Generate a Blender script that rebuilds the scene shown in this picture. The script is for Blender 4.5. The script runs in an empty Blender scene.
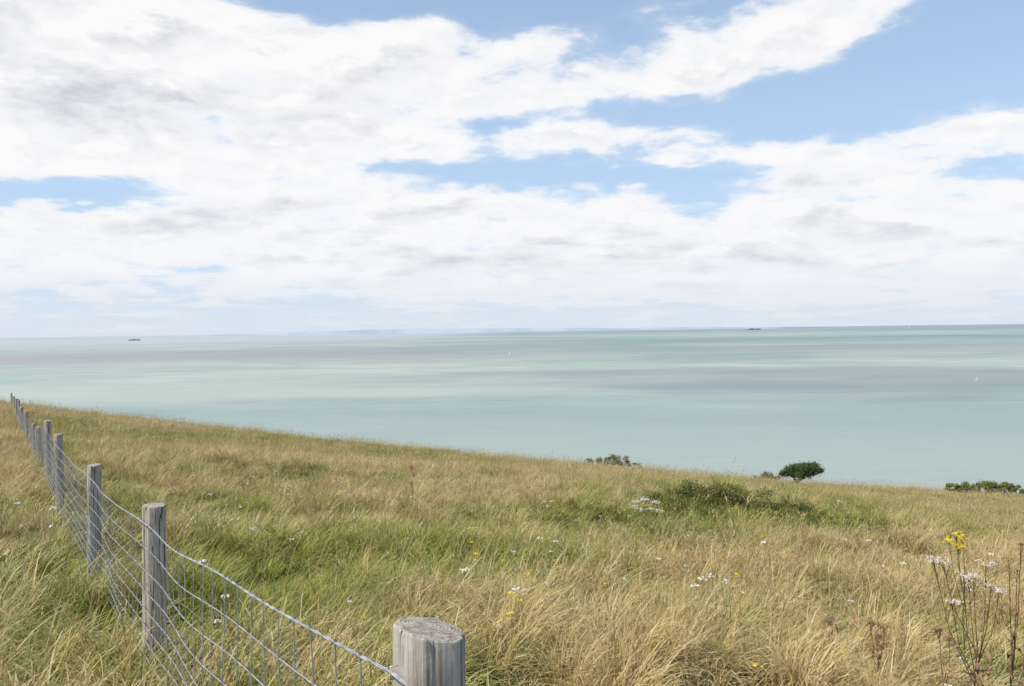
import bpy, math, random
import numpy as np
from mathutils import Matrix, Vector

random.seed(7)
rng = np.random.default_rng(11)
sc = bpy.context.scene
col0 = sc.collection

# ------------------------------------------------------------------ helpers
TAB = np.random.default_rng(3).random((256, 256))
def vn(x, y, s=0):
    x = np.asarray(x, float) + 31.7*s; y = np.asarray(y, float) + 17.3*s
    xi = np.floor(x).astype(int); yi = np.floor(y).astype(int)
    fx = x-xi; fy = y-yi
    fx = fx*fx*(3-2*fx); fy = fy*fy*(3-2*fy)
    a = TAB[xi & 255, yi & 255]; b = TAB[(xi+1) & 255, yi & 255]
    c = TAB[xi & 255, (yi+1) & 255]; d = TAB[(xi+1) & 255, (yi+1) & 255]
    return (a*(1-fx)+b*fx)*(1-fy)+(c*(1-fx)+d*fx)*fy
def fbm(x, y, s=0, o=3):
    r = 0; a = .5; t = 0
    for i in range(o):
        r = r+a*vn(np.asarray(x)*2**i, np.asarray(y)*2**i, s+i*5); t += a; a *= .5
    return r/t

def mesh_obj(name, verts, faces, mat=None, parent=None, smooth=False, link=True):
    me = bpy.data.meshes.new(name)
    me.from_pydata([tuple(v) for v in verts], [], faces)
    if smooth:
        me.polygons.foreach_set("use_smooth", [True]*len(me.polygons))
    me.update()
    ob = bpy.data.objects.new(name, me)
    if mat:
        for m_ in (mat if isinstance(mat, (list, tuple)) else [mat]):
            me.materials.append(m_)
    if link: col0.objects.link(ob)
    if parent: ob.parent = parent
    return ob

def empty(name, loc=(0, 0, 0)):
    e = bpy.data.objects.new(name, None); e.location = loc
    e.empty_display_size = .3
    col0.objects.link(e); return e

class NT:
    def __init__(s, tree): s.t = tree; s.t.nodes.clear()
    def n(s, typ, **kw):
        nd = s.t.nodes.new(typ)
        for k, v in kw.items(): setattr(nd, k, v)
        return nd
    def set(s, sock, v):
        if isinstance(v, bpy.types.NodeSocket): s.t.links.new(v, sock)
        elif v is not None: sock.default_value = v
    def m(s, op, a, b=None, c=None, clamp=False):
        nd = s.n('ShaderNodeMath', operation=op); nd.use_clamp = clamp
        s.set(nd.inputs[0], a); s.set(nd.inputs[1], b); s.set(nd.inputs[2], c)
        return nd.outputs[0]
    def vm(s, op, a, b=None):
        nd = s.n('ShaderNodeVectorMath', operation=op)
        s.set(nd.inputs[0], a); s.set(nd.inputs[1], b)
        return nd.outputs['Value'] if op in ('LENGTH', 'DOT_PRODUCT') else nd.outputs[0]
    def mix(s, f, a, b):
        nd = s.n('ShaderNodeMix', data_type='RGBA')
        s.set(nd.inputs[0], f)
        s.set(nd.inputs[6], (a+(1,)) if isinstance(a, tuple) and len(a) == 3 else a)
        s.set(nd.inputs[7], (b+(1,)) if isinstance(b, tuple) and len(b) == 3 else b)
        return nd.outputs[2]
    def noise(s, vec, scale=5, detail=4, rough=.5, out=0, dist=0, lac=2):
        nd = s.n('ShaderNodeTexNoise'); s.set(nd.inputs['Vector'], vec)
        nd.inputs['Scale'].default_value = scale; nd.inputs['Detail'].default_value = detail
        nd.inputs['Roughness'].default_value = rough; nd.inputs['Distortion'].default_value = dist
        nd.inputs['Lacunarity'].default_value = lac
        return nd.outputs[out]
    def ss(s, v, a, b, lo=0., hi=1., smooth=True):
        nd = s.n('ShaderNodeMapRange'); nd.interpolation_type = 'SMOOTHSTEP' if smooth else 'LINEAR'
        s.set(nd.inputs[0], v)
        for i, q in enumerate((a, b, lo, hi)): nd.inputs[i+1].default_value = q
        return nd.outputs[0]
    def mapping(s, vec, scale=(1, 1, 1), loc=(0, 0, 0), rot=(0, 0, 0), typ='POINT'):
        nd = s.n('ShaderNodeMapping'); nd.vector_type = typ; s.set(nd.inputs[0], vec)
        nd.inputs['Location'].default_value = loc; nd.inputs['Rotation'].default_value = rot
        nd.inputs['Scale'].default_value = scale
        return nd.outputs[0]

def material(name):
    m = bpy.data.materials.new(name); m.use_nodes = True
    return m, NT(m.node_tree)

def simple_mat(name, c1, c2, scale=8, rough=.8, transl=0.):
    m, T = material(name)
    tc = T.n('ShaderNodeTexCoord')
    f = T.ss(T.noise(tc.outputs['Object'], scale, 5, .6), .35, .65)
    c = T.mix(f, c1, c2)
    b = T.n('ShaderNodeBsdfPrincipled'); T.set(b.inputs['Base Color'], c)
    b.inputs['Roughness'].default_value = rough
    b.inputs['Specular IOR Level'].default_value = .25
    o = T.n('ShaderNodeOutputMaterial')
    if transl > 0:
        t = T.n('ShaderNodeBsdfTranslucent'); T.set(t.inputs[0], c)
        mx = T.n('ShaderNodeMixShader'); mx.inputs[0].default_value = transl
        T.t.links.new(b.outputs[0], mx.inputs[1]); T.t.links.new(t.outputs[0], mx.inputs[2])
        T.t.links.new(mx.outputs[0], o.inputs[0])
    else:
        T.t.links.new(b.outputs[0], o.inputs[0])
    return m

# ------------------------------------------------------------------ camera
CAMZ = 100.0
F = 852.0
cam = bpy.data.cameras.new("camera"); co = bpy.data.objects.new("camera", cam)
col0.objects.link(co); sc.camera = co
cam.sensor_width = 36; cam.lens = 36*F/1024; cam.clip_start = .05; cam.clip_end = 200000
co.matrix_world = Matrix.Translation((0, 0, CAMZ)) @ Matrix.Rotation(math.radians(90-.91), 4, 'X') @ Matrix.Rotation(math.radians(-.78), 4, 'Z')

# ------------------------------------------------------------------ terrain
def H(x, y):
    x = np.asarray(x, float); y = np.asarray(y, float)
    z = -1.6-.127*y-.1*x
    z = z-.40*np.exp(-((x-8)/30)**2)*np.clip(y/75, 0, 1.2)**2
    z = z+.027*np.clip(-x-14, 0, 60)+.020*np.clip(x-24, 0, 60)
    d = np.hypot(x, y)
    amp = np.clip((d-1.5)/6, 0.15, 1)
    z = z+amp*(.32*(fbm(x/3.5, y/3.5, 1)-.5)+.24*(vn(x/.9, y/.9, 2)-.5))
    z = z+.5*(fbm(x/22, y/22, 8)-.5)*np.clip((d-10)/40, 0, 1)
    z = z+.62*np.exp(-((x-4.8)/1.7)**2-((y-21.3)/1.2)**2)+.34*np.exp(-((x-7.4)/1.9)**2-((y-21.4)/1.3)**2)
    e = np.clip(y-70-5*(vn(x/20, y*0+.5, 4)-.5)+np.clip(-x-60, 0, 100)*.3, 0, None)
    z = z-np.where(e < 110, .004*e*e, .004*110*110+.88*(e-110))
    return np.maximum(z+CAMZ, -6)

def fence_side(x, y):      # <0 : camera side of the fence
    return x+.6*y-.818
def strawf(x, y):
    x = np.asarray(x, float); y = np.asarray(y, float)
    d = np.hypot(x, y)
    t = x/np.maximum(y, .5)
    s = .31+1.6*(fbm(x/6, y/10, 21)-.5)+1.5*(fbm(x/1.3, y/1.5, 25)-.5)
    s = s-.16*np.exp(-((t+.25)/.3)**2)*np.exp(-((d-9)/10)**2)
    s = s+.22*np.clip((d-20)/25, 0, 1)
    s = s+.22*np.exp(-((t+.42)/.12)**2)*np.clip((d-20)/20, 0, 1)
    s = s+.42*np.clip((-fence_side(x, y))/.7, 0, 1)*np.clip((d-5)/3, 0, 1)
    s = s-.35*np.clip((-fence_side(x, y)-.9)/.7, 0, 1)*np.clip((7-d)/2, 0, 1)
    s = s-.55*np.exp(-((x-6.2)/4.0)**2-((y-20.0)/3.2)**2)
    s = s+.12*np.clip(t*2, 0, 1)*np.clip(1-d/15, 0, 1)
    return np.clip(s, 0, 1)

def stretch(parts):
    return np.unique(np.concatenate([np.arange(a, b, s) for a, b, s in parts]).round(4))
xs = stretch([(-320, -90, 8), (-90, -24, 1.5), (-24, 24, .25), (24, 90, 1.5), (90, 400, 8)])
ys = stretch([(-80, -6, 3), (-6, 30, .25), (30, 95, .8), (95, 260, 4)])
X, Y = np.meshgrid(xs, ys)
Z = H(X, Y)
nx, ny = len(xs), len(ys)
verts = np.stack([X.ravel(), Y.ravel(), Z.ravel()], 1)
I = np.arange(nx*ny).reshape(ny, nx)
faces = np.stack([I[:-1, :-1].ravel(), I[:-1, 1:].ravel(), I[1:, 1:].ravel(), I[1:, :-1].ravel()], 1).tolist()

mg, T = material("hillside_turf")
at = T.n('ShaderNodeAttribute'); at.attribute_name = 'straw'
geo = T.n('ShaderNodeNewGeometry')
n1 = T.noise(geo.outputs['Position'], 6, 8, .7)
n2 = T.noise(geo.outputs['Position'], .8, 6, .6)
n3 = T.noise(geo.outputs['Position'], 60, 3, .7)
f = T.m('ADD', at.outputs['Fac'], T.m('MULTIPLY', T.m('SUBTRACT', n1, .5), 1.2))
c = T.mix(T.ss(f, .2, .8), (.09, .105, .026), (.26, .195, .07))
c = T.mix(T.ss(n3, .35, .7), T.mix(.55, c, (.03, .03, .012)), c)
c = T.mix(T.ss(n2, .55, .7, 0, .4), c, (.20, .15, .055))
b = T.n('ShaderNodeBsdfPrincipled'); T.set(b.inputs['Base Color'], c); b.inputs['Roughness'].default_value = 1
b.inputs['Specular IOR Level'].default_value = 0.05
bp = T.n('ShaderNodeBump'); bp.inputs['Strength'].default_value = .8; bp.inputs['Distance'].default_value = .08
T.set(bp.inputs['Height'], T.m('ADD', n1, T.m('MULTIPLY', n3, .4))); T.set(b.inputs['Normal'], bp.outputs[0])
o = T.n('ShaderNodeOutputMaterial'); T.t.links.new(b.outputs[0], o.inputs[0])
ground = mesh_obj("grassy_hillside_ground", verts, faces, mg, smooth=True)
a = ground.data.attributes.new('straw', 'FLOAT', 'POINT')
a.data.foreach_set('value', strawf(X.ravel(), Y.ravel()).astype(np.float32))

# ------------------------------------------------------------------ sea
ms, T = material("sea_water")
geo = T.n('ShaderNodeNewGeometry'); P = geo.outputs['Position']
sep = T.n('ShaderNodeSeparateXYZ'); T.set(sep.inputs[0], P)
dist = T.vm('LENGTH', P)
wA = T.noise(T.mapping(P, (1/520, 1/300, 1), rot=(0, 0, math.radians(-8))), 1.0, 6, .6, dist=.8)
wB = T.noise(T.mapping(P, (1/380, 1/200, 1), rot=(0, 0, math.radians(7))), 1.0, 5, .6, dist=.6)
wC = T.noise(T.mapping(P, (1/2400, 1/1700, 1), loc=(3.3, 1.7, 0)), 1.0, 6, .6, dist=.5)
wE = T.noise(T.mapping(P, (1/9000, 1/6000, 1), loc=(1.3, 8.7, 0)), 1.0, 5, .55, dist=.5)
wD = T.noise(T.mapping(P, (1/60, 1/20, 1)), 1.0, 4, .65)
milk = (.40, .43, .365); green = (.30, .375, .315); teal = (.195, .275, .265); slate = (.20, .23, .25)  # slate: cloud shadow and depth tone painted into the water colour
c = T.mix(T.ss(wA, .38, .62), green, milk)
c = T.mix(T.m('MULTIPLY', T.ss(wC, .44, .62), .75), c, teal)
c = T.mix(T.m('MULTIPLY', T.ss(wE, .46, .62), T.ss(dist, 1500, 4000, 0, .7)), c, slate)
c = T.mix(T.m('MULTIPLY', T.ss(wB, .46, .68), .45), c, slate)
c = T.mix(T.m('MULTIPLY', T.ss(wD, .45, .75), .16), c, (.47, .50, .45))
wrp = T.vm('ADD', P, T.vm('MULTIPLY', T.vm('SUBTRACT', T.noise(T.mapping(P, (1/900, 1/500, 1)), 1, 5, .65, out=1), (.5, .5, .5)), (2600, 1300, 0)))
def patch(c, loc, r, colr_, w):  # soft ellipse of colour; the dark ones paint in cloud shadow and depth
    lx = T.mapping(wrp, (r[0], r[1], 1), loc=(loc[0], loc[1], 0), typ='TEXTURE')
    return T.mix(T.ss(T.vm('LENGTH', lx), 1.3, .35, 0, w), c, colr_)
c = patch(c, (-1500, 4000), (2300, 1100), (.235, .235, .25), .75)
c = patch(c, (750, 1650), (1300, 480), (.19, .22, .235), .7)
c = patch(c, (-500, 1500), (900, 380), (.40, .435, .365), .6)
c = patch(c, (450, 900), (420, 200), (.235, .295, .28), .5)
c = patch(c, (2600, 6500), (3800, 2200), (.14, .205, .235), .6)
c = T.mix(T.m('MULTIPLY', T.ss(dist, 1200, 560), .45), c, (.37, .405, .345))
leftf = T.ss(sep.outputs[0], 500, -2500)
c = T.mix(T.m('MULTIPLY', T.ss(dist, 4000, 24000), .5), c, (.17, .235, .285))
c = T.mix(T.m('MULTIPLY', leftf, T.ss(dist, 5000, 15000, .15, .75)), c, (.40, .435, .46))  # pale distance haze on the left, mixed into the base colour
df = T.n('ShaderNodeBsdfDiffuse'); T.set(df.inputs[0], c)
gl = T.n('ShaderNodeBsdfGlossy'); gl.inputs['Roughness'].default_value = .35
gl.inputs[0].default_value = (.85, .87, .9, 1)
wv = T.noise(T.mapping(P, (1/7, 1/3.5, 1)), 1, 3, .6)
bp = T.n('ShaderNodeBump'); bp.inputs['Strength'].default_value = .4; bp.inputs['Distance'].default_value = 1.0
T.set(bp.inputs['Height'], wv); T.set(gl.inputs['Normal'], bp.outputs[0])
mx = T.n('ShaderNodeMixShader'); mx.inputs[0].default_value = .13
T.t.links.new(df.outputs[0], mx.inputs[1]); T.t.links.new(gl.outputs[0], mx.inputs[2])
o = T.n('ShaderNodeOutputMaterial'); T.t.links.new(mx.outputs[0], o.inputs[0])
R = 70000; vv = [(0, 0, 0)]; ff = []
rad = [400, 1500, 6000, 25000, R]; NS = 96
for r in rad:
    for k in range(NS):
        th = 2*math.pi*k/NS; vv.append((r*math.cos(th), r*math.sin(th), 0))
for k in range(NS): ff.append((0, 1+k, 1+(k+1) % NS))
for j in range(len(rad)-1):
    for k in range(NS):
        A = 1+j*NS; B = A+NS; k2 = (k+1) % NS
        ff.append((A+k, B+k, B+k2, A+k2))
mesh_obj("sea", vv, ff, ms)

# distant coastline of low chalk hills ~34 km away, aerial haze mixed into their colour
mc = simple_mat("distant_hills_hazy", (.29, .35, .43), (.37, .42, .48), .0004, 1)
vv = []; ff = []; n = 240; yc = 34000
for i in range(n+1):
    t = -.40+.72*i/n
    x = t*yc
    env = math.sin(math.pi*i/n)**.35
    h = env*(60+120*float(fbm(i/26, 0, 60, 4)) + 40*math.exp(-((i-95)/40)**2))
    vv += [(x, yc, -2), (x, yc+200, h), (x, yc+3500, h*.9), (x, yc+4500, -2)]
for i in range(n):
    for j in range(3):
        ff.append((i*4+j, i*4+j+1, i*4+4+j+1, i*4+4+j))
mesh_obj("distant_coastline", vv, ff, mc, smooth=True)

# ------------------------------------------------------------------ grass
def blade(V, Fc, C, bx, by, h, w, az, lean, droop, seg, r, head=0., z0=-.03):
    """ribbon whose angle from vertical grows from lean to lean+droop"""
    dx, dy = math.cos(az), math.sin(az)
    tw = random.uniform(0, math.pi)
    px, pz = 0., z0
    base = len(V)
    step = h/seg
    for i in range(seg+1):
        t = i/seg
        ang = lean+droop*t*t
        ww = w*(1-t)**.6*.5+w*.06
        if head and t > .72: ww = w*.35
        sx = math.cos(az+math.pi/2+tw*.35)*ww; sy = math.sin(az+math.pi/2+tw*.35)*ww
        x = bx+dx*px; y = by+dy*px
        V.append((x-sx, y-sy, pz)); V.append((x+sx, y+sy, pz))
        C.append((r, t, 0, 1)); C.append((r, t, 0, 1))
        px += math.sin(ang)*step; pz += math.cos(ang)*step
    for i in range(seg):
        q = base+2*i; Fc.append((q, q+1, q+3, q+2))
    if head:
        ang = lean+droop
        ex, ez = px, pz
        L = h*.20
        for k in range(6):
            t = k/5.
            cx = ex-math.sin(ang)*L*(1-t); cz = ez-math.cos(ang)*L*(1-t)
            a2 = random.uniform(0, 6.28); s = head*(1.1-.7*t)
            ux, uy = math.cos(a2)*s, math.sin(a2)*s
            x = bx+dx*cx; y = by+dy*cx
            q = len(V)
            V += [(x, y, cz-.2*s), (x+ux-.2*uy, y+uy+.2*ux, cz+s*.9), (x+ux*.6, y+uy*.6, cz+s*2.0), (x-.15*ux, y-.15*uy, cz+s*.8)]
            C += [(r, 1, 1, 1)]*4
            Fc.append((q, q+1, q+2, q+3))

protos = bpy.data.collections.new("grass_tuft_kinds")
def tuft(idx, name, n, rad, hmin, hmax, wmin, wmax, lean, droop, seg, headfrac=0., headsize=.01, sweep=0., rbias=0.):
    V, Fc, C = [], [], []
    for k in range(n):
        a_ = random.uniform(0, 6.283); rr = rad*math.sqrt(random.random())
        bx, by = rr*math.cos(a_), rr*math.sin(a_)
        az = a_+random.gauss(0, .9)
        if sweep: az = random.gauss(0, .7)
        h = random.uniform(hmin, hmax)
        w_ = random.uniform(wmin, wmax)
        hd = random.random() < headfrac
        r = min(1, max(0, random.random()+rbias))
        if hd:
            blade(V, Fc, C, bx, by, h*1.4, w_*.42, az, abs(random.gauss(0, .14))+.04+sweep*.5, abs(random.gauss(.3, .2)), seg, min(1, r*.4+.65), headsize)
        else:
            blade(V, Fc, C, bx, by, h, w_, az, abs(random.gauss(0, lean))+.05+sweep, max(.0, random.gauss(droop, droop*.45)), seg, r)
    ob = mesh_obj(name, V, Fc, None, link=False)
    ca = ob.data.color_attributes.new('blade', 'FLOAT_COLOR', 'POINT')
    ca.data.foreach_set('color', np.array(C, np.float32).ravel())
    protos.objects.link(ob)
    return ob

mgr, T = material("grass_blades")
va = T.n('ShaderNodeAttribute'); va.attribute_name = 'blade'
sv = T.n('ShaderNodeSeparateColor'); T.set(sv.inputs[0], va.outputs['Color'])
ia = T.n('ShaderNodeAttribute'); ia.attribute_name = 'straw'; ia.attribute_type = 'INSTANCER'
oi = T.n('ShaderNodeObjectInfo')
r = sv.outputs[0]; t = sv.outputs[1]; hd = sv.outputs[2]
s = T.m('ADD', ia.outputs['Fac'], T.m('MULTIPLY', T.m('SUBTRACT', r, .5), .8))
s = T.m('ADD', s, T.m('MULTIPLY', T.m('SUBTRACT', oi.outputs['Random'], .5), .35))
s = T.m('ADD', s, T.m('MULTIPLY', T.m('POWER', t, 2.), .10))
gcol = T.mix(oi.outputs['Random'], (.13, .175, .025), (.36, .37, .065))
gcol = T.mix(T.ss(r, .2, .9), gcol, (.31, .325, .065))
scol = T.mix(T.m('FRACT', T.m('MULTIPLY', r, 7.31)), (.48, .35, .12), (.82, .73, .44))
scol = T.mix(T.m('MULTIPLY', T.m('FRACT', T.m('MULTIPLY', r, 3.7)), .5), scol, (.42, .26, .09))
c = T.mix(T.ss(s, .36, .62), gcol, scol)
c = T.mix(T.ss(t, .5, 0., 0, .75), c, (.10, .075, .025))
c = T.mix(T.m('MULTIPLY', hd, .7), c, (.56, .41, .22))
df = T.n('ShaderNodeBsdfPrincipled'); T.set(df.inputs['Base Color'], c); df.inputs['Roughness'].default_value = .5
df.inputs['Specular IOR Level'].default_value = .3
tl = T.n('ShaderNodeBsdfTranslucent'); T.set(tl.inputs[0], c)
mx = T.n('ShaderNodeMixShader'); mx.inputs[0].default_value = .27
T.t.links.new(df.outputs[0], mx.inputs[1]); T.t.links.new(tl.outputs[0], mx.inputs[2])
o = T.n('ShaderNodeOutputMaterial'); T.t.links.new(mx.outputs[0], o.inputs[0])

kinds = []; KI = {}
def K(label, *a_, **k_):
    KI.setdefault(label, []).append(len(kinds))
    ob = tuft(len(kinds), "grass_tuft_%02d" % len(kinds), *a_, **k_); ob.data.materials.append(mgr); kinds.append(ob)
for _ in range(3): K('nmix', 30, .10, .12, .30, .004, .010, .50, 1.2, 5, rbias=-.1)
for _ in range(2): K('nhead', 18, .10, .20, .42, .003, .007, .25, .8, 5, headfrac=.30, headsize=.007, rbias=.1)
for _ in range(3): K('droop', 90, .10, .30, .60, .004, .010, .5, 2.4, 7, rbias=.16)
for _ in range(3): K('nswept', 36, .12, .18, .44, .004, .011, .3, 1.4, 5, sweep=.55, rbias=.05)
for _ in range(3): K('mmix', 38, .20, .12, .32, .007, .015, .45, 1.0, 3, headfrac=.03, headsize=.010)
for _ in range(2): K('mhead', 28, .20, .20, .40, .005, .011, .25, .7, 3, headfrac=.35, headsize=.012, rbias=.12)
for _ in range(2): K('mswept', 40, .24, .20, .42, .007, .015, .25, 1.2, 3, sweep=.55, rbias=.05)
for _ in range(3): K('far', 36, .38, .14, .36, .014, .028, .45, .9, 2, headfrac=.14, headsize=.016)
for _ in range(2): K('carpet', 46, .13, .05, .15, .004, .009, .7, 1.0, 3, rbias=-.15)
# broad-leaved herbs (plantain, dock, knapweed leaves) hiding in the sward
for _ in range(2): K('herb', 16, .08, .10, .24, .018, .034, .6, 1.0, 4, rbias=-.5)

pts, idx, rot, scl, stw = [], [], [], [], []
def place(n_per, d0, d1, chooser, amax=52, smul=1.):
    A = math.radians(amax)
    N = int(n_per*A*(d1*d1-d0*d0))
    d = np.sqrt(rng.random(N)*(d1*d1-d0*d0)+d0*d0)
    th = (rng.random(N)*2-1)*A
    x = d*np.sin(th); y = d*np.cos(th)
    z = H(x, y); s_ = strawf(x, y)
    hv = fbm(x/2.2, y/2.2, 41)*.5+.5*fbm(x/.7, y/.7, 43, 2)
    og = 6.283*2*fbm(x/3.2, y/3.2, 47, 2)
    u = rng.random((N, 4))
    for i in range(N):
        r_ = chooser(d[i], s_[i], u[i], x[i], y[i], hv[i])
        if r_ is None: continue
        lab, sz = r_
        k = KI[lab][int(u[i, 1]*len(KI[lab]))]
        pts.append((x[i], y[i], z[i])); idx.append(k)
        swp = lab in ('nswept', 'mswept', 'far')
        rot.append((u[i, 2]*.24-.12, u[i, 3]*.24-.12, (og[i]+(u[i, 0]-.5)*1.2) if swp else u[i, 1]*6.283*7)); scl.append(sz*smul)
        stw.append(0. if lab == 'herb' else min(1., s_[i]+(.15 if lab == 'droop' else 0)))
def near(d, s, u, x, y, hv):
    sz = .40+.40*u[3]+3.2*max(0, hv-.40)
    if d < 2.6: sz *= .6
    if u[0] > .955: return 'herb', .7+.7*u[3]
    if hv > .53 and u[0] < .25 and d > 3.2: return 'droop', .6+.6*u[3]
    if hv < .44 and u[2] < .4: return None
    if u[0] < .22 or hv < .43 and u[0] < .65: return 'carpet', 1.2
    if u[2] < .06+.22*s: return 'nhead', sz
    if u[2] > .55: return 'nswept', sz
    return 'nmix', sz
def mid(d, s, u, x, y, hv):
    sz = .40+.45*u[3]+3.0*max(0, hv-.40)
    if u[0] > .97: return 'herb', 1.+.8*u[3]
    if hv > .53 and u[0] < .28: return 'droop', .85+.6*u[3]
    if hv < .44 and u[2] < .35: return None
    if u[2] < .06+.24*s: return 'mhead', sz
    if u[2] > .58: return 'mswept', sz
    return 'mmix', sz
def far(d, s, u, x, y, hv):
    return 'far', .5+.4*u[3]+2.2*(hv-.4)
place(85, 1.3, 7.5, near)
place(32, 7.5, 20, mid)
place(13, 20, 38, mid, amax=48)
place(7, 30, 50, far, amax=46)
place(5, 50, 84, far, amax=46)
print("tufts", len(pts))
pm = bpy.data.meshes.new("meadow_grass"); pm.from_pydata(pts, [], []); pm.update()
def add(nm, ty, arr, key):
    a_ = pm.attributes.new(nm, ty, 'POINT'); a_.data.foreach_set(key, arr)
add('kind', 'INT', np.array(idx, np.int32), 'value')
add('rotv', 'FLOAT_VECTOR', np.array(rot, np.float32).ravel(), 'vector')
add('sz', 'FLOAT', np.array(scl, np.float32), 'value')
add('straw', 'FLOAT', np.array(stw, np.float32), 'value')
go = bpy.data.objects.new("meadow_grass", pm); col0.objects.link(go)
ng = bpy.data.node_groups.new("scatter", 'GeometryNodeTree')
ng.interface.new_socket("Geometry", in_out='INPUT', socket_type='NodeSocketGeometry')
ng.interface.new_socket("Geometry", in_out='OUTPUT', socket_type='NodeSocketGeometry')
N_ = ng.nodes; L_ = ng.links
gi = N_.new('NodeGroupInput'); gout = N_.new('NodeGroupOutput')
iop = N_.new('GeometryNodeInstanceOnPoints'); ci = N_.new('GeometryNodeCollectionInfo')
ci.inputs['Collection'].default_value = protos
ci.inputs['Separate Children'].default_value = True; ci.inputs['Reset Children'].default_value = True
def na(nm, ty):
    q = N_.new('GeometryNodeInputNamedAttribute'); q.data_type = ty; q.inputs['Name'].default_value = nm
    return q.outputs['Attribute']
L_.new(gi.outputs[0], iop.inputs['Points']); L_.new(ci.outputs[0], iop.inputs['Instance'])
iop.inputs['Pick Instance'].default_value = True
L_.new(na('kind', 'INT'), iop.inputs['Instance Index'])
L_.new(na('rotv', 'FLOAT_VECTOR'), iop.inputs['Rotation'])
L_.new(na('sz', 'FLOAT'), iop.inputs['Scale'])
L_.new(iop.outputs[0], gout.inputs[0])
md = go.modifiers.new("scatter", 'NODES'); md.node_group = ng

# ------------------------------------------------------------------ fence
mw, T = material("weathered_post_wood")
tc = T.n('ShaderNodeTexCoord'); O = tc.outputs['Object']
g1 = T.noise(T.mapping(O, (70, 70, 2.2)), 1, 6, .65, dist=.4)
g2 = T.noise(T.mapping(O, (14, 14, 1.5)), 1, 5, .6)
g3 = T.noise(O, 30, 6, .7)
g4 = T.noise(T.mapping(O, (22, 22, .9)), 1, 3, .5, dist=.8)
c = T.mix(T.ss(g1, .33, .62), (.20, .17, .14), (.50, .455, .39))
c = T.mix(T.m('MULTIPLY', T.ss(g2, .48, .66), .6), c, (.27, .24, .20))
c = T.mix(T.m('MULTIPLY', T.ss(g3, .58, .72), .5), c, (.38, .37, .27))
c = T.mix(T.m('MULTIPLY', T.ss(T.noise(O, 9, 5, .65), .5, .68), .5), c, (.54, .52, .47))
crk = T.m('SUBTRACT', 1.0, T.ss(T.m('ABSOLUTE', T.m('SUBTRACT', g4, .5)), 0., .015))
c = T.mix(crk, c, (.05, .04, .03))
b = T.n('ShaderNodeBsdfPrincipled'); T.set(b.inputs['Base Color'], c); b.inputs['Roughness'].default_value = .9
b.inputs['Specular IOR Level'].default_value = .2
bp = T.n('ShaderNodeBump'); bp.inputs['Strength'].default_value = .8; bp.inputs['Distance'].default_value = .007
T.set(bp.inputs['Height'], T.m('ADD', T.m('ADD', g1, T.m('MULTIPLY', g3, .5)), T.m('MULTIPLY', crk, -.9))); T.set(b.inputs['Normal'], bp.outputs[0])
o = T.n('ShaderNodeOutputMaterial'); T.t.links.new(b.outputs[0], o.inputs[0])

mt, T = material("post_end_grain")
tc = T.n('ShaderNodeTexCoord'); O = tc.outputs['Object']
wob = T.noise(O, 14, 3, .5)
rr = T.vm('LENGTH', T.mapping(O, (1, 1, 0), loc=(.022, -.014, 0)))
ring = T.m('SINE', T.m('MULTIPLY', T.m('ADD', rr, T.m('MULTIPLY', wob, .02)), 900))
g3 = T.noise(O, 60, 7, .75)
g5 = T.noise(T.mapping(O, (18, 70, 18), rot=(0, 0, .5)), 1, 5, .7)
crk = T.m('SUBTRACT', 1.0, T.ss(T.m('ABSOLUTE', T.m('SUBTRACT', g5, .56)), .0, .012))
c = T.mix(T.ss(g3, .3, .7), (.28, .245, .20), (.49, .44, .37))
c = T.mix(T.ss(ring, -1, 1, 0, .22), c, (.22, .185, .15))
c = T.mix(T.m('MULTIPLY', T.ss(T.noise(O, 22, 4, .6), .5, .65), .4), c, (.29, .26, .22))
c = T.mix(crk, c, (.09, .07, .055))
b = T.n('ShaderNodeBsdfPrincipled'); T.set(b.inputs['Base Color'], c); b.inputs['Roughness'].default_value = .95
b.inputs['Specular IOR Level'].default_value = .1
bp = T.n('ShaderNodeBump'); bp.inputs['Strength'].default_value = .7; bp.inputs['Distance'].default_value = .004
T.set(bp.inputs['Height'], T.m('SUBTRACT', g3, T.m('SUBTRACT', crk, T.m('MULTIPLY', ring, .15)))); T.set(b.inputs['Normal'], bp.outputs[0])
o = T.n('ShaderNodeOutputMaterial'); T.t.links.new(b.outputs[0], o.inputs[0])

mwire, T = material("galvanised_wire")
tc = T.n('ShaderNodeTexCoord')
n1 = T.noise(tc.outputs['Object'], 25, 4, .6)
c = T.mix(T.ss(n1, .4, .65), (.30, .31, .33), (.50, .51, .53))
b = T.n('ShaderNodeBsdfPrincipled'); T.set(b.inputs['Base Color'], c); b.inputs['Roughness'].default_value = .45; b.inputs['Metallic'].default_value = .35
o = T.n('ShaderNodeOutputMaterial'); T.t.links.new(b.outputs[0], o.inputs[0])

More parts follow.
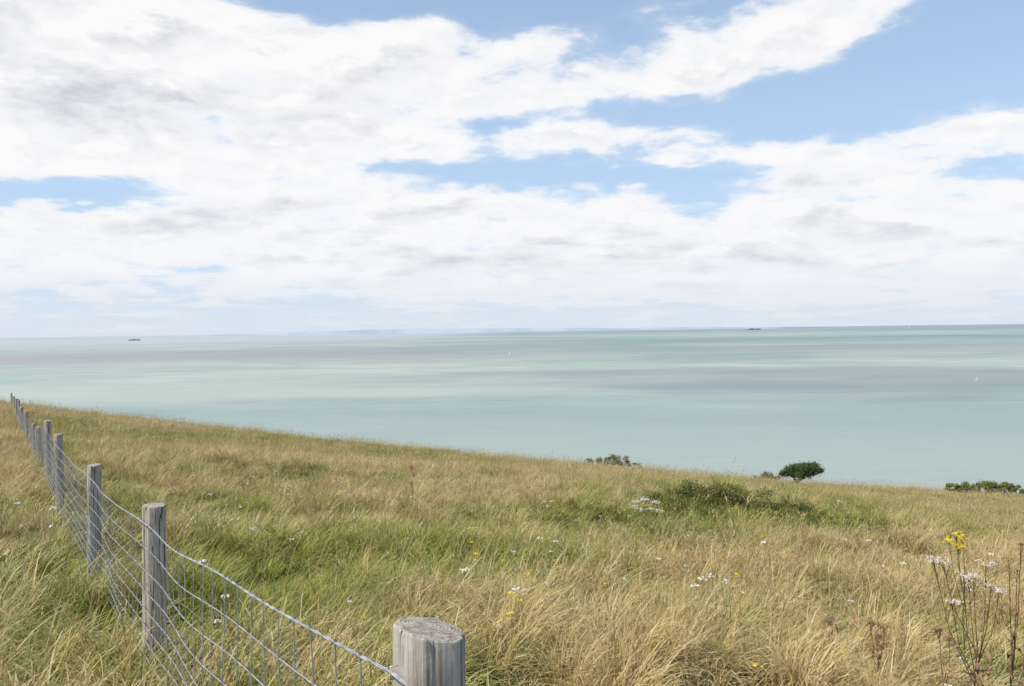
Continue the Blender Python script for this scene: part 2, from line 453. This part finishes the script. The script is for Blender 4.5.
fence = empty("wire_netting_fence")
def make_post(i, x, y, top, r=.07):
    zg = float(H(x, y)); h = top-zg+.35
    na_ = 56; nz = 30
    V = []; Fc = []; mi = []
    ph = random.uniform(0, 100)
    cracks = [(random.uniform(0, 6.28), random.uniform(.2, .9), random.uniform(.006, .012)) for _ in range(7)]
    tx, ty = random.uniform(-.08, .08), random.uniform(-.08, .08)
    if i == 1: tx, ty = .19, .05
    lob = random.uniform(0, 6.28)
    def rad_at(th, t):
        rr = r*(1+.08*(float(vn(math.cos(th)*1.5+5+ph, math.sin(th)*1.5+t*2, 3))-.5)*2+.035*math.cos(2*(th-lob)))
        rr *= 1+.03*(float(vn(th*5+ph, t*4, 7))-.5)*2
        for (ca, cl, cd) in cracks:
            dth = (th-ca-.15*math.sin(t*5+ca)+math.pi) % (2*math.pi)-math.pi
            rr -= cd*math.exp(-(dth/.06)**2)*(1 if t > 1-cl else max(0, 1-(1-cl-t)*6))
        return rr
    for j in range(nz+1):
        t = j/nz
        for k in range(na_):
            th = 2*math.pi*k/na_
            rr = rad_at(th, t)
            if j == nz: rr -= .003
            px, py = rr*math.cos(th), rr*math.sin(th)
            z = -h+h*t
            if j == nz-1: z = -.004
            z -= (px*tx+py*ty)*(t**8)
            z += .007*(float(vn(th*4+ph, 3, 5))-.5)*(t**8)
            V.append((px, py, z))
    for j in range(nz):
        for k in range(na_):
            k2 = (k+1) % na_
            Fc.append((j*na_+k, j*na_+k2, (j+1)*na_+k2, (j+1)*na_+k)); mi.append(0)
    prev = nz*na_
    for rf in (.8, .55, .3):
        cur = len(V)
        for k in range(na_):
            bx, by, bz = V[nz*na_+k]
            V.append((bx*rf, by*rf, -(bx*rf*tx+by*rf*ty)+.003*float(vn(bx*rf*60+9, by*rf*60, 2))))
        for k in range(na_):
            k2 = (k+1) % na_; Fc.append((prev+k, prev+k2, cur+k2, cur+k)); mi.append(1)
        prev = cur
    V.append((0, 0, .001)); c_ = len(V)-1
    for k in range(na_): Fc.append((prev+k, prev+(k+1) % na_, c_)); mi.append(1)
    ob = mesh_obj("post_%d" % i, V, Fc, [mw, mt], parent=fence)
    ob.data.polygons.foreach_set("material_index", mi)
    sm = [m_ == 0 for m_ in mi]; ob.data.polygons.foreach_set("use_smooth", sm)
    ob.location = (x, y, top)
    ob.rotation_euler = (random.uniform(-.035, .035), random.uniform(-.035, .035), random.uniform(0, 6.28) if i != 1 else 0)
    return ob

yl = [-1.4, 1.62, 4.65, 7.68, 11.6, 15.3]
while yl[-1] < 70: yl.append(yl[-1]+3.7+random.uniform(-.25, .25))
hts = {0: 1.15, 2: 1.06, 3: 1.03, 4: 1.12, 5: 1.2}
P_ = []
for i, y in enumerate(yl):
    x = .818-.6*y+(.0 if i < 6 else random.uniform(-.08, .08))
    if i == 1: x -= .013
    if i == 4: x -= .06
    top = float(H(x, y))+hts.get(i, 1.0+random.uniform(-.1, .1))
    if i == 1: top = CAMZ-.568
    if i == 2: top = CAMZ-.935
    if i == 3: top = CAMZ-1.17
    if i == 4: top = CAMZ-1.345
    P_.append((x, y, top)); make_post(i, x, y, top, {0: .07, 1: .070, 2: .063, 3: .06, 4: .056}.get(i, random.uniform(.05, .062)))

nrm = Vector((-.857, -.514, 0))
def curve_obj(name, splines, r, parent):
    cu = bpy.data.curves.new(name, 'CURVE'); cu.dimensions = '3D'; cu.bevel_depth = r; cu.bevel_resolution = 2
    for sp_ in splines:
        s_ = cu.splines.new('POLY'); s_.points.add(len(sp_)-1)
        for q, p in zip(s_.points, sp_): q.co = (p[0], p[1], p[2], 1)
    cu.materials.append(mwire)
    ob = bpy.data.objects.new(name, cu); col0.objects.link(ob); ob.parent = parent; return ob
drops = [.07, .20, .32, .43, .53, .62, .70, .78, .86]
hz, top_sp, vs, knots = [], [], [], []
def wirept(i, u, dr, w):
    a_ = Vector(P_[i]); b_ = Vector(P_[i+1])
    p = a_.lerp(b_, u)
    sag = .03*4*u*(1-u)*(1-.5*w)
    bulge = .014*math.sin(u*9+i*2+w*3)*math.sin(math.pi*u)
    off = .076+bulge
    return Vector((p.x+nrm.x*off, p.y+nrm.y*off, p.z-dr-sag+.008*math.sin(u*14+w*5+i)*math.sin(math.pi*u)))
for i in range(len(P_)-1):
    ns = 26 if i < 6 else 6
    for w, dr in enumerate(drops):
        pl = [wirept(i, k/ns, dr, w/8) for k in range(ns+1)]
        if w == 0 and i < 4:
            L = (Vector(P_[i+1])-Vector(P_[i])).length; m_ = int(L/.014)
            for ph in (0, math.pi):
                tw = []
                for k in range(m_+1):
                    q = wirept(i, k/m_, dr, 0); th = k*.014/.16*2*math.pi+ph
                    tw.append(q+Vector((nrm.x*.0018*math.cos(th), nrm.y*.0018*math.cos(th), .0018*math.sin(th))))
                top_sp.append(tw)
        else: hz.append(pl)
    if P_[i][1] < 30:
        L = (Vector(P_[i+1])-Vector(P_[i])).length; nv = int(L/.155)
        for k in range(1, nv):
            u = k/nv+random.uniform(-.004, .004)
            if i == 0 and u < .5: continue
            sp_ = []
            for w, dr in enumerate(drops):
                q = wirept(i, min(1, max(0, u+random.uniform(-.002, .002))), dr, w/8); sp_.append(q)
                if i < 4: knots.append([q+Vector((0, 0, .007)), q-Vector((0, 0, .007))])
            vs.append(sp_)
curve_obj("netting_line_wires", hz, .0020, fence)
curve_obj("netting_top_strand", top_sp, .0021, fence)
curve_obj("netting_stay_wires", vs, .0017, fence)
curve_obj("netting_knots", knots, .0036, fence)
st = []
for i in range(1, 6):
    for w, dr in enumerate(drops[:6]):
        q = Vector(P_[i])+nrm*.072+Vector((0, 0, -dr))
        st.append([q+Vector((.0, 0, .012))-nrm*.01, q+nrm*.007+Vector((0, 0, .012)), q+nrm*.007-Vector((0, 0, .012)), q-Vector((0, 0, .012))-nrm*.01])
curve_obj("staples", st, .0017, fence)

# ------------------------------------------------------------------ woody plants
mbark = simple_mat("shrub_bark", (.07, .055, .04), (.14, .115, .09), 12, .9)
mleafd = simple_mat("dark_leaves", (.045, .07, .02), (.10, .13, .04), 3, .6, .25)
mleafo = simple_mat("olive_leaves", (.10, .115, .03), (.21, .20, .06), 3, .7, .25)
def tube(V, Fc, pts_, r0, r1, n=6):
    base = len(V); m_ = len(pts_)
    for j, p in enumerate(pts_):
        p = Vector(p); d_ = (Vector(pts_[min(j+1, m_-1)])-Vector(pts_[max(j-1, 0)])).normalized()
        a_ = d_.orthogonal().normalized(); b_ = d_.cross(a_)
        r = r0+(r1-r0)*j/(m_-1)
        for k in range(n):
            th = 2*math.pi*k/n; V.append(tuple(p+a_*r*math.cos(th)+b_*r*math.sin(th)))
    for j in range(m_-1):
        for k in range(n):
            k2 = (k+1) % n; Fc.append((base+j*n+k, base+j*n+k2, base+(j+1)*n+k2, base+(j+1)*n+k))
def leafquad(V, Fc, p, s, asp=.6):
    d_ = Vector((random.gauss(0, 1), random.gauss(0, 1), random.gauss(0, .8))).normalized()
    a_ = d_.orthogonal().normalized()
    q = len(V); p = Vector(p)
    V += [tuple(p-d_*s*.5), tuple(p+a_*s*asp*.5), tuple(p+d_*s*.5), tuple(p-a_*s*asp*.5)]
    Fc.append((q, q+1, q+2, q+3))
def tree(name, x, y, crowns, nleaf, ls, leafmat, zoff=0., trunk_r=.1, nclump=46, follow=False):
    z = float(H(x, y))+zoff
    e = empty(name, (x, y, z))
    if follow:   # spreading bush: each lobe sits on the ground beneath it
        crowns = [(dx, dy, dz+float(H(x+dx, y+dy))-float(H(x, y)), rx, rz) for (dx, dy, dz, rx, rz) in crowns]
    V, Fc = [], []
    for (dx, dy, dz, rx, rz) in crowns:
        if follow:
            for _ in range(5):
                th = random.uniform(0, 6.28)
                tube(V, Fc, [(dx, dy, dz-rz-.3), (dx+rx*.3*math.cos(th), dy+rx*.3*math.sin(th), dz-rz*.2), (dx+rx*.7*math.cos(th), dy+rx*.7*math.sin(th), dz+rz*random.uniform(.1, .6))], trunk_r*.5, .01, 4)
            continue
        mid_ = (dx*.35-.1+random.uniform(-.1, .1), dy*.3, dz*.55)
        tube(V, Fc, [(-.45, 0, -.4), (mid_[0]*.4-.25, mid_[1]*.4, mid_[2]*.5), mid_, (dx*.8, dy*.8, dz*.9)], trunk_r, trunk_r*.4)
        for _ in range(7):
            th = random.uniform(0, 6.28)
            tube(V, Fc, [mid_, (dx+rx*.4*math.cos(th), dy+rx*.4*math.sin(th), dz), (dx+rx*.8*math.cos(th), dy+rx*.8*math.sin(th), dz+rz*random.uniform(.1, .5))], trunk_r*.35, .01, 4)
    mesh_obj("limbs", V, Fc, mbark, parent=e)
    V, Fc = [], []
    clumps = []
    tot = sum(c_[3]**2*c_[4] for c_ in crowns)
    lo = -.55 if follow else -.25
    for (dx, dy, dz, rx, rz) in crowns:
        for _ in range(max(5, int(nclump*rx*rx*rz/tot))):
            while True:
                u = Vector((random.uniform(-1, 1), random.uniform(-1, 1), random.uniform(lo, 1)))
                if .3 < u.length < 1: break
            clumps.append((Vector((dx+u.x*rx, dy+u.y*rx, dz+u.z*rz)), random.uniform(.2, .36)*rz+.06))
    for _ in range(nleaf):
        c_, r_ = random.choice(clumps)
        u = Vector((random.gauss(0, .5), random.gauss(0, .5), random.gauss(0, .38)))*r_*1.2
        leafquad(V, Fc, c_+u, ls*random.uniform(.6, 1.3))
    mesh_obj("foliage", V, Fc, leafmat, parent=e)
    return e
# low thorn tree bent by the sea wind: lopsided dome on a short leaning trunk
tree("windswept_tree", 24.8, 74.0, [(.15, 0, 1.10, 1.35, .8), (.95, .1, 1.25, 1.0, .75), (-.75, 0, 1.0, .75, .45), (1.6, 0, 1.3, .5, .4)], 15000, .13, mleafd, trunk_r=.12, nclump=130, zoff=.05)
tree("hawthorn_shrub", 8.7, 74.0, [(0, 0, .45, .8, .5), (.9, .2, .45, .6, .45), (-1.1, 0, .3, .7, .35), (1.8, 0, .3, .6, .3), (-2.2, 0, .25, .6, .25)], 3000, .12, mleafo, trunk_r=.05, follow=True, zoff=.25)
tree("hawthorn_shrub", 22.1, 74.5, [(0, 0, .3, .6, .35), (.8, 0, .3, .6, .25), (-.8, 0, .2, .4, .2)], 1500, .12, mleafo, trunk_r=.05, follow=True, zoff=.15)
tree("gorse_bush", 38.9, 73.0, [(0, 0, .40, 1.1, .5), (1.6, 0, .45, 1.0, .5), (3.1, 0, .4, 1.1, .45), (-1.3, 0, .25, .8, .35), (4.4, 0, .25, .8, .3)], 10000, .14, mleafo, trunk_r=.06, nclump=90, follow=True, zoff=.25)
tree("bramble_bush", 4.7, 20.9, [(0, 0, .04, .9, .24), (-.9, 0, .0, .7, .18), (.9, 0, .06, .8, .22), (1.9, .2, .0, .8, .18)], 4600, .055, mleafo, trunk_r=.03, nclump=80, follow=True)

# ------------------------------------------------------------------ flowers & herbs
mstemb = simple_mat("dry_brown_stems", (.10, .055, .035), (.20, .12, .07), 30, .85)
mseedb = simple_mat("brown_seeds", (.14, .075, .045), (.26, .15, .09), 30, .85)
mstemg = simple_mat("green_stems", (.09, .13, .03), (.16, .19, .06), 30, .7, .15)
mwhite = simple_mat("white_petals", (.62, .60, .54), (.80, .78, .74), 60, .7, .2)
mpink = simple_mat("fluffy_seedheads", (.52, .42, .37), (.78, .72, .67), 40, .8, .2)
myel = simple_mat("yellow_petals", (.70, .52, .02), (.85, .68, .04), 60, .6, .2)
def pxw(px, py, y):
    """world point in a given direction from the photographer's spot, y metres ahead"""
    tx = (px-512)/F; hz_ = 329.5-(px-512)*.01367
    return tx*y, y, CAMZ-(py-hz_)/F*y
def herb(name, px, y, heads, petal, stem, hs, leaves=10, n=9, lf=.1, flat=.35):
    x = (px-512)/F*y
    z = float(H(x, y)); e = empty(name, (x, y, z))
    V, Fc = [], []; V2, F2 = [], []; V3, F3 = [], []
    hd_ = []
    for (hx, hy) in heads:
        yy = y+random.uniform(-.08, .08); q = pxw(hx, hy, yy); hd_.append(Vector((q[0]-x, q[1]-y, q[2]-z)))
    hmax = max(q.z for q in hd_)
    trunk = [(0, 0, -.05), (.012, .01, hmax*.2), (-.005, 0, hmax*.4), (.012, 0, hmax*.6)]
    tube(V, Fc, trunk, .0055, .0035)
    for end in hd_:
        j0 = Vector(trunk[1]).lerp(Vector(trunk[3]), random.uniform(.35, 1))
        m_ = j0.lerp(end, .5)+Vector((end.x*.15, 0, -.03*random.random()))
        tube(V, Fc, [tuple(j0), tuple(m_), tuple(end)], .003, .0018, 5)
        for _ in range(n):
            a_ = random.uniform(0, 6.28); q = random.uniform(.1, 1.3)*hs
            tip = end+Vector((math.cos(a_)*q, math.sin(a_)*q, random.uniform(-.1, .5)*hs))
            tube(V, Fc, [tuple(m_.lerp(end, random.uniform(.6, .95))), tuple(tip)], .0014, .0008, 3)
            k_ = random.uniform(.5, 1.1)
            for _ in range(12):
                leafquad(V2, F2, tip+Vector((random.gauss(0, .2), random.gauss(0, .2), random.gauss(0, flat*.35)))*hs*k_, hs*.24, .8)
    for k in range(leaves):
        t = random.uniform(.1, 1); p = Vector((0, 0, 0)).lerp(Vector(trunk[3]), t)
        a_ = random.uniform(0, 6.28); L = random.uniform(.6, 1.2)*lf
        d_ = Vector((math.cos(a_), math.sin(a_), random.uniform(-.4, .6))); s_ = Vector((-math.sin(a_), math.cos(a_), 0))*L*.13
        q = len(V3)
        V3 += [tuple(p), tuple(p+d_*L*.5+s_), tuple(p+d_*L-Vector((0, 0, L*.4))), tuple(p+d_*L*.5-s_)]; F3.append((q, q+1, q+2, q+3))
    mesh_obj("stems", V, Fc, stem, parent=e); mesh_obj("flower_heads", V2, F2, petal, parent=e)
    if F3: mesh_obj("leaves", V3, F3, stem, parent=e)
    return e
herb("hemp_agrimony_plant", 974, 4.8, [(932, 561), (941, 563), (962, 577), (972, 579), (967, 583), (990, 590), (998, 594), (985, 566), (950, 604)], mpink, mstemb, .042, leaves=30, n=8, lf=.13)
herb("dried_hogweed_plant", 1010, 4.9, [(1020, 546), (1008, 560), (1016, 572)], mseedb, mstemb, .03, leaves=10, n=6)
herb("ragwort_plant", 962, 6.6, [(955, 536), (948, 543), (962, 541), (957, 547)], myel, mstemg, .045, leaves=16)
herb("ragwort_plant", 510, 6.4, [(512, 600), (505, 609), (518, 606)], myel, mstemg, .024, leaves=16, n=4)
herb("ragwort_plant", 556, 9.0, [(553, 562), (560, 566)], myel, mstemg, .03, leaves=12, n=4)
herb("dried_dock_plant", 876, 5.8, [(868, 626), (882, 630), (874, 638), (880, 646), (870, 652)], mseedb, mstemb, .04, flat=1, n=12)
herb("dried_dock_plant", 832, 6.2, [(828, 622), (836, 630), (830, 640)], mseedb, mstemb, .036, flat=1, n=12)
herb("dried_dock_plant", 942, 5.2, [(938, 634), (948, 642)], mseedb, mstemb, .034, flat=1, n=12)
herb("dried_dock_plant", 410, 15.0, [(410, 468), (412, 476), (409, 484)], mseedb, mstemb, .05, flat=1, n=8)
herb("cow_parsley_plant", 646, 19.4, [(636, 503), (644, 500), (654, 504), (647, 510), (638, 511), (656, 512), (632, 508)], mwhite, mstemg, .10, leaves=14)
def px_ground(px, py):
    tx = (px-512)/F; dr = (py-(329.5-(px-512)*.01367))/F
    y = 3.
    for _ in range(60):
        y = .5*y+.5*(CAMZ-float(H(tx*y, y))-.40)/dr
    return tx*y, y
def flowers(name, spots, mat, s):
    V, Fc, V2, F2 = [], [], [], []
    for (x, y, h, k) in spots:
        z = float(H(x, y)); t = Vector((x+random.uniform(-.04, .04), y, z+h))
        tube(V2, F2, [(x, y, z), tuple(t)], .002, .0015, 3)
        for _ in range(int(16*k)):
            a_ = random.uniform(0, 6.28); q = math.sqrt(random.random())*s*k
            leafquad(V, Fc, t+Vector((q*math.cos(a_), q*math.sin(a_), random.uniform(0, .4)*s)), s*.55, .9)
    e = empty(name); mesh_obj("petals", V, Fc, mat, parent=e); mesh_obj("stems", V2, F2, mstemg, parent=e)
W = [(208, 499), (50, 515), (15, 510), (252, 535), (700, 587), (708, 584), (843, 544), (868, 545), (540, 545), (553, 548), (460, 580), (515, 600), (760, 548), (690, 595), (725, 590), (548, 505), (992, 560), (905, 570)]
sp_ = []
for (a_, b_) in W:
    x, y = px_ground(a_, b_); sp_.append((x, y, .46, 1.25))
for _ in range(150):
    d_ = random.uniform(5, 34); th = random.uniform(-.55, .55); sp_.append((d_*math.sin(th), d_*math.cos(th), random.uniform(.3, .47), random.uniform(.4, .9)))
flowers("white_wildflowers", sp_, mwhite, .034)
sp_ = []
for (a_, b_) in [(553, 573), (512, 608), (506, 622), (528, 587), (520, 580), (505, 600), (735, 580), (600, 590), (470, 560)]:
    x, y = px_ground(a_, b_); sp_.append((x, y, .44, 1.0))
for _ in range(50):
    d_ = random.uniform(5, 24); th = random.uniform(-.3, .5); sp_.append((d_*math.sin(th), d_*math.cos(th), random.uniform(.3, .45), random.uniform(.4, .9)))
flowers("yellow_wildflowers", sp_, myel, .024)

# chalk stone lower right
mch = simple_mat("chalk_stone", (.50, .47, .41), (.68, .65, .60), 14, .95)
import bmesh
bm = bmesh.new(); bmesh.ops.create_icosphere(bm, subdivisions=4, radius=1)
for v in bm.verts:
    p = v.co
    k = 1+.35*(float(fbm(p.x*1.4+4, p.y*1.4+p.z*1.1+3, 5))-.5)*2
    v.co = Vector((round(p.x*k*2.2)/2.2*.35+p.x*k*.65, p.y*k*.8, p.z*k*.7))*.17
me = bpy.data.meshes.new("chalk_stone"); bm.to_mesh(me); bm.free(); me.materials.append(mch)
st_ = bpy.data.objects.new("chalk_stone", me); col0.objects.link(st_)
yy = 4.0; xx = (1000-512)/F*yy; st_.location = (xx, yy, float(H(xx, yy))+.10)

# ------------------------------------------------------------------ ships
mhull = simple_mat("dark_hull", (.07, .09, .12), (.10, .11, .14), .02, .6)
mwht = simple_mat("white_ship_paint", (.72, .73, .74), (.8, .8, .8), .02, .5)
mbox = simple_mat("cargo_containers", (.16, .12, .12), (.18, .24, .30), .05, .6)
def boxv(V, Fc, x0, x1, y0, y1, z0, z1):
    q = len(V); V += [(x, y, z) for z in (z0, z1) for x, y in ((x0, y0), (x1, y0), (x1, y1), (x0, y1))]
    Fc += [(q, q+3, q+2, q+1), (q+4, q+5, q+6, q+7)]+[(q+k, q+(k+1) % 4, q+4+(k+1) % 4, q+4+k) for k in range(4)]
def hull(L, B, D):
    V, Fc = [], []; n_ = 20
    for i in range(n_+1):
        t = i/n_; x = -L/2+L*t
        w = B/2*min(1, (1-t)*5)**.6*(.8+.2*min(1, t*6)); sh = D*(1+.25*max(0, t-.85)/.15)
        V += [(x, -w, sh), (x, -w*.85, 0), (x, -w*.6, -2), (x, w*.6, -2), (x, w*.85, 0), (x, w, sh)]
    for i in range(n_):
        for j in range(6):
            j2 = (j+1) % 6; Fc.append((i*6+j, i*6+j2, i*6+6+j2, i*6+6+j))
    Fc.append(tuple(range(6)))
    return V, Fc
def cargo(name, x, y, L, hm, rz=0):
    e = empty(name, (x, y, 0)); e.rotation_euler = (0, 0, rz)
    V, Fc = hull(L, L*.15, L*.055); mesh_obj("hull", V, Fc, hm, parent=e)
    V, Fc = [], []
    boxv(V, Fc, -L*.42, -L*.34, -L*.06, L*.06, L*.056, L*.16); boxv(V, Fc, -L*.415, -L*.35, -L*.075, L*.075, L*.162, L*.175); boxv(V, Fc, -L*.46, -L*.43, -L*.02, L*.02, L*.056, L*.17)
    boxv(V, Fc, L*.42, L*.43, -L*.01, L*.01, L*.06, L*.14)
    mesh_obj("bridge_and_funnel", V, Fc, mwht, parent=e)
    V, Fc = [], []
    for k in range(9):
        boxv(V, Fc, -L*.32+k*L*.078, -L*.32+k*L*.078+L*.07, -L*.06, L*.06, L*.056, L*.056+L*random.choice([.02, .035, .05]))
    mesh_obj("containers", V, Fc, mbox, parent=e)
cargo("cargo_ship", -.443*14500, 14500, 210, mhull)
cargo("cargo_ship", .284*24000, 24000, 400, mbox)
cargo("ferry_ship", .47*20000, 20000, 150, mwht)
def sail(name, x, y, h):
    e = empty(name, (x, y, 0)); e.rotation_euler = (0, 0, .3)
    V, Fc = hull(h*.8, h*.24, h*.09); mesh_obj("hull", V, Fc, mwht, parent=e)
    V, Fc = [], []; tube(V, Fc, [(0, 0, 0), (0, 0, h*1.05)], h*.012, h*.008); mesh_obj("mast", V, Fc, mwht, parent=e)
    mesh_obj("sails", [(-.01*h, .02, h*.12), (-.38*h, .05*h, h*.13), (-.02*h, .01*h, h), (.02*h, .01, h*.1), (.36*h, .04*h, h*.1), (.02*h, 0, h*.85)], [(0, 1, 2), (3, 4, 5)], mwht, parent=e)
sail("sailing_boat", -.002*3300, 3300, 22)
sail("sailing_boat", .546*1480, 1480, 9)
sail("sailing_boat", -.39*4600, 4600, 18)

# ------------------------------------------------------------------ light
SAZ, SEL = math.radians(-112), math.radians(50)
sd = Vector((math.sin(SAZ)*math.cos(SEL), math.cos(SAZ)*math.cos(SEL), math.sin(SEL)))
sun = bpy.data.lights.new("sun", 'SUN'); sun.energy = 5.0; sun.angle = math.radians(.53); sun.color = (1, .95, .86)
so = bpy.data.objects.new("sun", sun); col0.objects.link(so); so.rotation_euler = sd.to_track_quat('Z', 'Y').to_euler(); so.location = (0, 0, 150)

wd = bpy.data.worlds.new("World"); sc.world = wd; wd.use_nodes = True
T = NT(wd.node_tree)
sky = T.n('ShaderNodeTexSky', sky_type='NISHITA'); sky.sun_disc = False
sky.sun_elevation = SEL; sky.sun_rotation = SAZ; sky.altitude = 100; sky.air_density = 1.0; sky.dust_density = .3; sky.ozone_density = 2.5
tc = T.n('ShaderNodeTexCoord'); D = tc.outputs['Generated']
sp = T.n('ShaderNodeSeparateXYZ'); T.set(sp.inputs[0], D)
az = T.m('ARCTAN2', sp.outputs[0], sp.outputs[1]); el = T.m('ARCSINE', sp.outputs[2])
cb = T.n('ShaderNodeCombineXYZ'); T.set(cb.inputs[0], az); T.set(cb.inputs[1], el)
AE = cb.outputs[0]
den = T.m('ADD', T.m('MAXIMUM', sp.outputs[2], 0.), .10)
cp = T.n('ShaderNodeCombineXYZ'); T.set(cp.inputs[0], T.m('DIVIDE', sp.outputs[0], den)); T.set(cp.inputs[1], T.m('DIVIDE', sp.outputs[1], den))
PL = cp.outputs[0]
warp = T.noise(PL, 1.8, 4, .6, out=1)
wv = T.vm('MULTIPLY', T.vm('SUBTRACT', warp, (.5, .5, .5)), (.14, .05, 0))
AW = T.vm('ADD', AE, wv)
nA = T.noise(PL, 1.7, 8, .60, dist=.2)
nB = T.noise(T.mapping(AE, (11, 25, 1)), 1., 8, .60, dist=.25)
nB2 = T.noise(T.mapping(AE, (11, 25, 1), loc=(-.16, .34, 0)), 1., 5, .60, dist=.25)
nC = T.noise(T.mapping(PL, (1, 1, 1), loc=(7.1, 3.3, 0)), 1.3, 6, .6)
def blobs(E, src):
    acc = None
    for (px, py, rx, ry, an, wt) in E:
        hz_ = 331-(px-512)*.01367
        a0 = math.atan((px-512)/F); e0 = math.atan((hz_-py)/F*math.cos(a0))
        sxx = rx/F*math.cos(a0)**2; sy = ry/F*math.cos(a0)
        mp = T.mapping(src, (sxx, sy, 1), loc=(a0, e0, 0), rot=(0, 0, math.radians(an)), typ='TEXTURE')
        q = T.ss(T.vm('LENGTH', mp), 1.35, .35, 0, wt)
        acc = q if acc is None else T.m('ADD', acc, q)
    return acc
E = [ # direction (given as photo px, py), rx, ry, angle(deg), weight
 (150, 60, 290, 110, 0, 1.0), (30, 95, 170, 110, 0, .5), (390, 68, 190, 54, 4, .85), (300, 125, 160, 40, 0, .4),
 (715, 58, 265, 38, 12, 1.0), (530, 146, 260, 17, 0, 1.0), (870, 160, 240, 28, 0, .85),
 (290, 192, 230, 34, -3, .8), (620, 232, 520, 40, 0, .8), (900, 228, 320, 38, 0, .55),
 (330, 264, 640, 42, 0, .85), (800, 282, 440, 32, 0, .8), (60, 150, 110, 40, 0, .35), (70, 232, 180, 24, 0, .65),
 (370, 4, 140, 20, 0, -1.1), (545, 14, 100, 30, 12, -.6), (130, 198, 90, 17, 0, -.85),
 (860, 98, 260, 32, 6, -.75), (985, 45, 110, 60, 0, -.7), (600, 110, 120, 11, 5, -.5), (640, 178, 170, 9, 0, -.6), (20, 198, 70, 13, 0, -.5)]
acc = T.m('MINIMUM', blobs(E, AW), 1.15)
nz = T.m('ADD', T.m('MULTIPLY', nA, .5), T.m('MULTIPLY', nB, .5))
dens = T.m('ADD', T.m('MULTIPLY', acc, .48), T.m('MULTIPLY', T.m('SUBTRACT', nz, .505), 2.7))
cover = T.m('ADD', T.m('MULTIPLY', T.ss(dens, .04, .32), .5), T.m('MULTIPLY', T.ss(dens, -.14, .50), .5))
thick = T.ss(dens, .22, .80)
relief = T.m('MULTIPLY', T.m('SUBTRACT', nB2, nB), 3.8)         # sunlit tops / shaded undersides of the puffs
gacc = blobs([(130, 108, 180, 48, 0, .6), (40, 40, 60, 50, 0, .2), (620, 262, 380, 18, 0, .4), (330, 100, 120, 22, 0, .3), (700, 78, 150, 14, 12, .35), (880, 172, 200, 10, 0, .35), (250, 214, 200, 12, 0, .35)], AW)
sh = T.m('ADD', T.m('MULTIPLY', T.ss(nC, .42, .64), .5), T.m('ADD', relief, gacc))
sh = T.m('MULTIPLY', T.m('MAXIMUM', T.m('MINIMUM', sh, 1.), 0.), thick)
ccol = T.mix(sh, (.99, .98, .98), (.60, .62, .68))
ccol = T.mix(T.ss(el, .20, .03, 0, .35), ccol, (.84, .865, .91))
skc = T.vm('MULTIPLY', sky.outputs[0], (.14, .14, .14))
base = T.mix(T.ss(el, .60, .0, .28, .80), skc, (.54, .72, .96))
colr = T.mix(T.m('MULTIPLY', cover, .96), base, ccol)
colr = T.mix(T.ss(el, .09, .0, 0, .75), colr, (.73, .79, .87))
bg = T.n('ShaderNodeBackground'); T.set(bg.inputs[0], colr); bg.inputs[1].default_value = 1.0
o = T.n('ShaderNodeOutputWorld'); T.t.links.new(bg.outputs[0], o.inputs[0])

sc.view_settings.view_transform = 'Standard'; sc.view_settings.look = 'None'; sc.view_settings.exposure = 0
